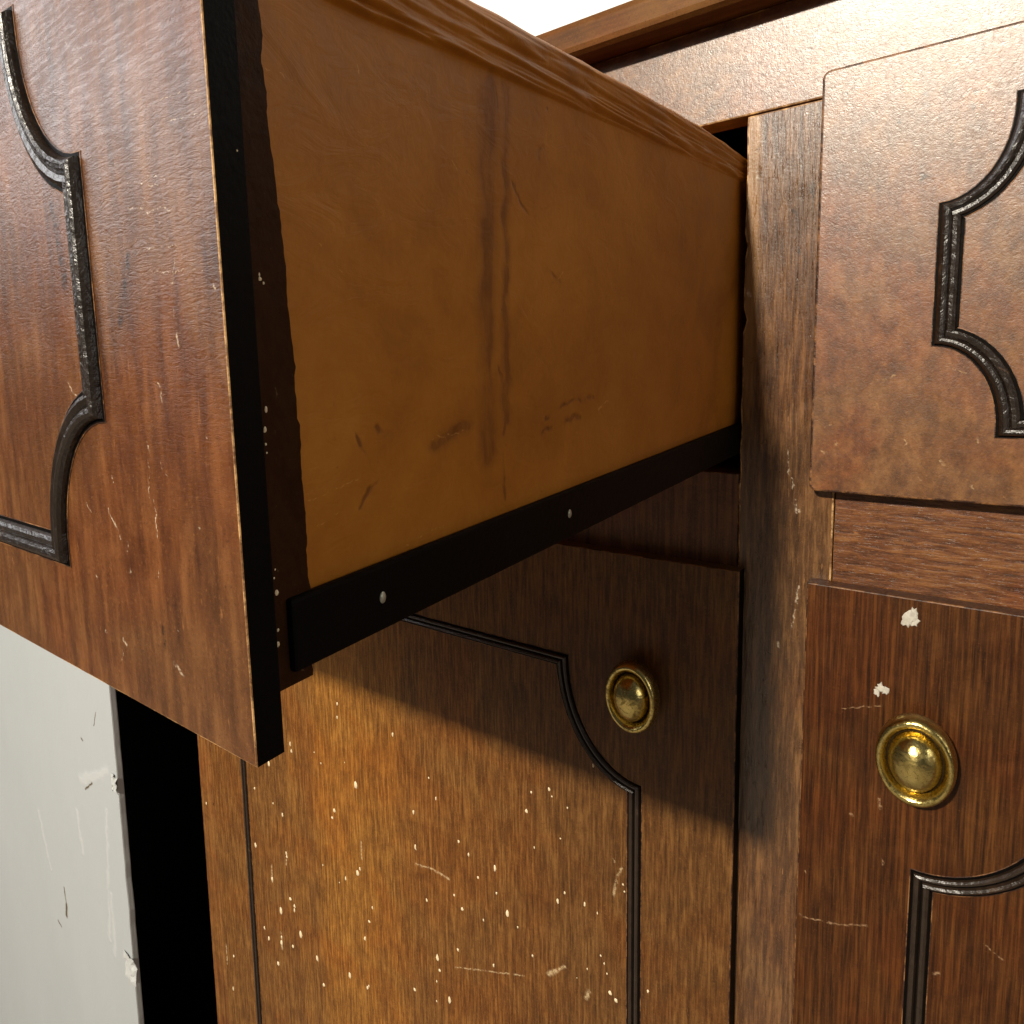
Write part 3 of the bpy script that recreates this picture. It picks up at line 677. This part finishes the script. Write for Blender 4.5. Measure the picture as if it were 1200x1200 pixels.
box('dust_board', XL + 0.02, 0.0118, WY + 0.0003, 0.459, -0.010, 0.002, M['carcass'], sb)
box('dust_board', 0.0302, XR - 0.02, WY + 0.0003, 0.459, -0.010, 0.002, M['carcass'], sb)
for x in (XL + 0.004, XR - 0.054):
    for y in (0.008, 0.405):
        bm = box_bm(x, x + 0.05, y, y + 0.05, FLOOR, DZ0 - 0.0702, bev=0.002)
        for v in bm.verts:
            if v.co.z < FLOOR + 0.01:
                v.co.x += (x + 0.025 - v.co.x) * 0.3
                v.co.y += (y + 0.025 - v.co.y) * 0.3
        link('leg', bm, M['carcass'], sb)

# mouldings: 0 black profile, 1 bright worn arris, 2 groove
BIG = [(-0.0009, 0.00015, 3), (-0.0006, 0.0002, 2), (0.0002, 0.0002, 0), (0.0004, 0.0013, 0), (0.0010, 0.0022, 0), (0.0018, 0.0026, 0), (0.0028, 0.0024, 0),
       (0.0034, 0.0016, 0), (0.0037, 0.0009, 0), (0.0042, 0.0014, 0), (0.0055, 0.0017, 0), (0.0065, 0.0012, 0), (0.0069, 0.0002, 2), (0.0078, 0.0002, 3), (0.0081, 0.00015, 3)]
SMALL = [(-0.0007, 0.00012, 3), (-0.0003, 0.0002, 2), (0.0008, 0.0002, 4), (0.0011, 0.0014, 4), (0.0019, 0.0020, 4), (0.0028, 0.0017, 4), (0.0034, 0.0004, 2),
         (0.0041, 0.0004, 4), (0.0046, 0.0016, 4), (0.0056, 0.0021, 4), (0.0065, 0.0014, 4), (0.0068, 0.0002, 2), (0.0077, 0.0002, 3), (0.0081, 0.00012, 3)]
MM = [M['mould'], M['worn'], M['black'], M['worn_dim'], M['mould_brown']]

KNOB = [(0.86, 0.30, 1), (0.95, 0.36, 0), (1.0, 0.52, 0), (1.0, 0.74, 0), (0.965, 0.93, 0), (0.90, 1.02, 0), (0.83, 1.01, 0), (0.76, 0.90, 0), (0.715, 0.74, 1),
        (0.69, 0.68, 1), (0.665, 0.72, 0), (0.655, 0.84, 0), (0.61, 1.00, 0), (0.53, 1.14, 0), (0.42, 1.25, 0), (0.29, 1.33, 0), (0.15, 1.37, 0), (0.0, 1.385, 0)]
BOSS = [(1.0, -0.02, 0), (1.0, 0.10, 0), (0.93, 0.16, 0), (0.72, 0.20, 0), (0.62, 0.34, 0), (0.62, 0.44, 0), (0.0, 0.44, 0)]


def knob(cx, cz, y, parent):
    link('knob', lathe_bm(cx, y, cz, KNOB, 0.0141, 0.0207, 0.0150), [M['brass'], M['brass_dark']], parent, True)
    link('knob_plate', lathe_bm(cx, y, cz, BOSS, 0.0105, 0.0150, 0.0148), [M['brass'], M['brass_dark']], parent, True)


# doors (proud of the frame by 9.5 mm)
YF = -0.0095


def door(x0, x1, mat, mx0, mx1, kx, kz, mz=-0.1145, ma=0.0440):
    d = box('door', x0, x1, YF, -0.0004, DZ0 + 0.01, DZ1, [mat, M['worn_dim'], M['black']], sb, bev=0.0006, edge_mat=1, end_mat=2)
    link('moulding', sweep(scoop_path(mx0, mx1, DZ0 + 0.08, mz, ma, 0.0680, k=20), SMALL, YF), MM, d, False)
    knob(kx, kz, YF, d)
    return d


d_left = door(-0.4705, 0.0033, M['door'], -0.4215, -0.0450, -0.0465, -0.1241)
d_right = door(0.0324, 0.5065, M['door2'], 0.0768, 0.4620, 0.0766, -0.1154, -0.1060, 0.0480)
stuff(link('paint_specks', blobs(SPECKS, 'y', 0.35, 3, 2.0, 0.6 - 0.01), M['paint'], d_left, True))
stuff(link('paint_chips', blobs(CHIPS, 'y', 0.16, 5, 1.3, 0.95, 0.95), M['chip'], d_right, False))

# closed right drawer
dr2 = box('drawer', 0.0317, 0.5060, YF, -0.0004, 0.0, 0.19, [M['drawer_closed'], M['worn_dim'], M['black']], sb, bev=0.0011, edge_mat=1, end_mat=2, segs=3, corner=0.0032)
link('moulding', sweep(scoop_path(0.0745, 0.4632, 0.0290, 0.1635, 0.0215, 0.0348, sz=0.0035), BIG, YF), MM, dr2)

# open left drawer: its own mesh is the front, everything behind it are sub-parts
YD, YB = -0.3302, -0.3228
XS = -0.0030
dr = box('drawer', -0.4705, 0.0002, YD, YB, 0.0, 0.19, [M['front'], M['worn'], M['black']], sb, bev=0.00032, edge_mat=1, end_mat=2)
link('moulding', sweep(scoop_path(-0.4243, -0.0460, 0.0290, 0.1635, 0.0247, 0.0348, sz=0.0035), BIG, YD), MM, dr)


def side_panel_bm():
    bm = bmesh.new()
    ny, nz = 420, 150
    y0, y1, z0, zb = YB + 0.0001, 0.11, 0.0158, 0.1511
    rows = []
    for i in range(ny + 1):
        y = y0 + (y1 - y0) * i / ny
        ztop = 0.1686 - max(0.0, (y + 0.075)) ** 1.5 * 0.17 + 0.0005 * noise.noise(Vector((y * 60, 3, 1)))
        zl = zb + 0.0007 * noise.noise(Vector((y * 30, 8, 1)))
        row = []
        for k in range(nz + 1):
            z = z0 + (zl - 0.0015 - z0) * k / 70 if k <= 70 else (zl - 0.0015) + (ztop - zl + 0.0015) * (k - 70) / (nz - 70)
            low = max(0.0, 1 - (z - 0.03) / 0.045) if z > 0.03 else 1.0
            x = XS + 0.00025 * noise.noise(Vector((1, y * 14, z * 22))) + 0.00028 * low * noise.noise(Vector((5, y * 38 + 20 * z, z * 95)))
            if z > zl:
                u = (z - zl) / (ztop - zl)
                lip = min(1.0, u / 0.06)
                wr = 0.0
                for f, am, q in ((7, 0.0009, 2.0), (16, 0.0008, 9.0), (30, 0.0006, 15.0)):
                    sl = (z - 0.151) + 0.035 * (y + 0.1)
                    wr += am * (abs(noise.noise(Vector((q, y * f, sl * (170 + 11 * f))))) * 2 - 0.6)
                x += 0.0017 * lip + wr * max(0.0, 1 - u * 1.25) ** 0.5 * lip * 1.3
                x -= 0.0045 * max(0.0, (u - 0.72) / 0.28) ** 2
            row.append(bm.verts.new((x, y, z)))
        # top edge and inner face
        row.append(bm.verts.new((XS - 0.0075, y, ztop + 0.0004)))
        row.append(bm.verts.new((XS - 0.0120, y, ztop - 0.002)))
        row.append(bm.verts.new((XS - 0.0120, y, z0)))
        rows.append(row)
    n = len(rows[0])
    for i in range(ny):
        for k in range(n):
            bm.faces.new((rows[i][k], rows[i + 1][k], rows[i + 1][(k + 1) % n], rows[i][(k + 1) % n]))
    bm.faces.new(rows[0])
    bm.faces.new(rows[-1])
    return bm


link('side_panel', side_panel_bm(), M['side'], dr, True)
box('side_panel', -0.466, -0.454, YB + 0.0001, 0.11, 0.0126, 0.168, M['side'], dr, bev=0.001)
box('back_panel', -0.4538, XS - 0.0122, 0.10, 0.1098, 0.020, 0.160, M['side'], dr, bev=0.001)
box('bottom_panel', -0.4538, XS - 0.0122, YB + 0.0001, 0.0998, 0.020, 0.026, M['side'], dr)

# dark smeared strip on the side, next to the front, with an uneven inner edge
bm = bmesh.new()
edge = [(p[1], p[2]) for p in STRIP_EDGE]
edge = [(-0.3166, 0.190)] + [(-0.3163, 0.165)] + edge + [(edge[-1][0], 0.0115)]
fine = []
for (ya, za), (yb, zb) in zip(edge, edge[1:]):
    k = max(1, int(abs(za - zb) / 0.0012))
    for i in range(k):
        t = i / k
        y = ya + (yb - ya) * t
        z = za + (zb - za) * t
        fine.append((y + 0.0007 * noise.noise(Vector((z * 160, 1, 1))) + 0.0004 * noise.noise(Vector((z * 500, 4, 1))), z))
fine.append(edge[-1])
xo, xi = XS + 0.0010, XS - 0.003
A = [bm.verts.new((xo, YB + 0.0001, z)) for y, z in fine]
B = [bm.verts.new((xo, y - 0.0006, z)) for y, z in fine]
Cc = [bm.verts.new((xi, y, z)) for y, z in fine]
Dd = [bm.verts.new((xi, YB + 0.0001, z)) for y, z in fine]
for i in range(len(fine) - 1):
    for p, q in ((A, B), (B, Cc), (Cc, Dd), (Dd, A)):
        bm.faces.new((p[i], p[i + 1], q[i + 1], q[i]))
for i in (0, len(fine) - 1):
    bm.faces.new((A[i], B[i], Cc[i], Dd[i]))
link('stained_strip', bm, M['strip'], dr)
stuff(link('paint_specks', blobs([(0.0002 if p[1] < YB + 0.0008 else XS + 0.001, p[1], p[2], p[3]) for p in STRIP_SPECKS], 'x', 0.4, 8), M['paint'], dr, True))

# black runner under the side with two nail heads
box('runner', XS + 0.00005, XS + 0.0026, -0.3178, 0.105, 0.0146, 0.0302, [M['black'], M['black']], dr, bev=0.0008)
for x, y, z, r in NAILS:
    bm = bmesh.new()
    bmesh.ops.create_uvsphere(bm, u_segments=16, v_segments=10, radius=1.0)
    for v in bm.verts:
        v.co = (XS + 0.0026 + v.co.x * 0.0005, y + v.co.y * 0.0011, z + v.co.z * 0.0014)
    link('nail', bm, M['nail'], dr, True)

# the open drawer sags a little on its runners
dr.rotation_euler = (0.0131, 0.0, 0.0)
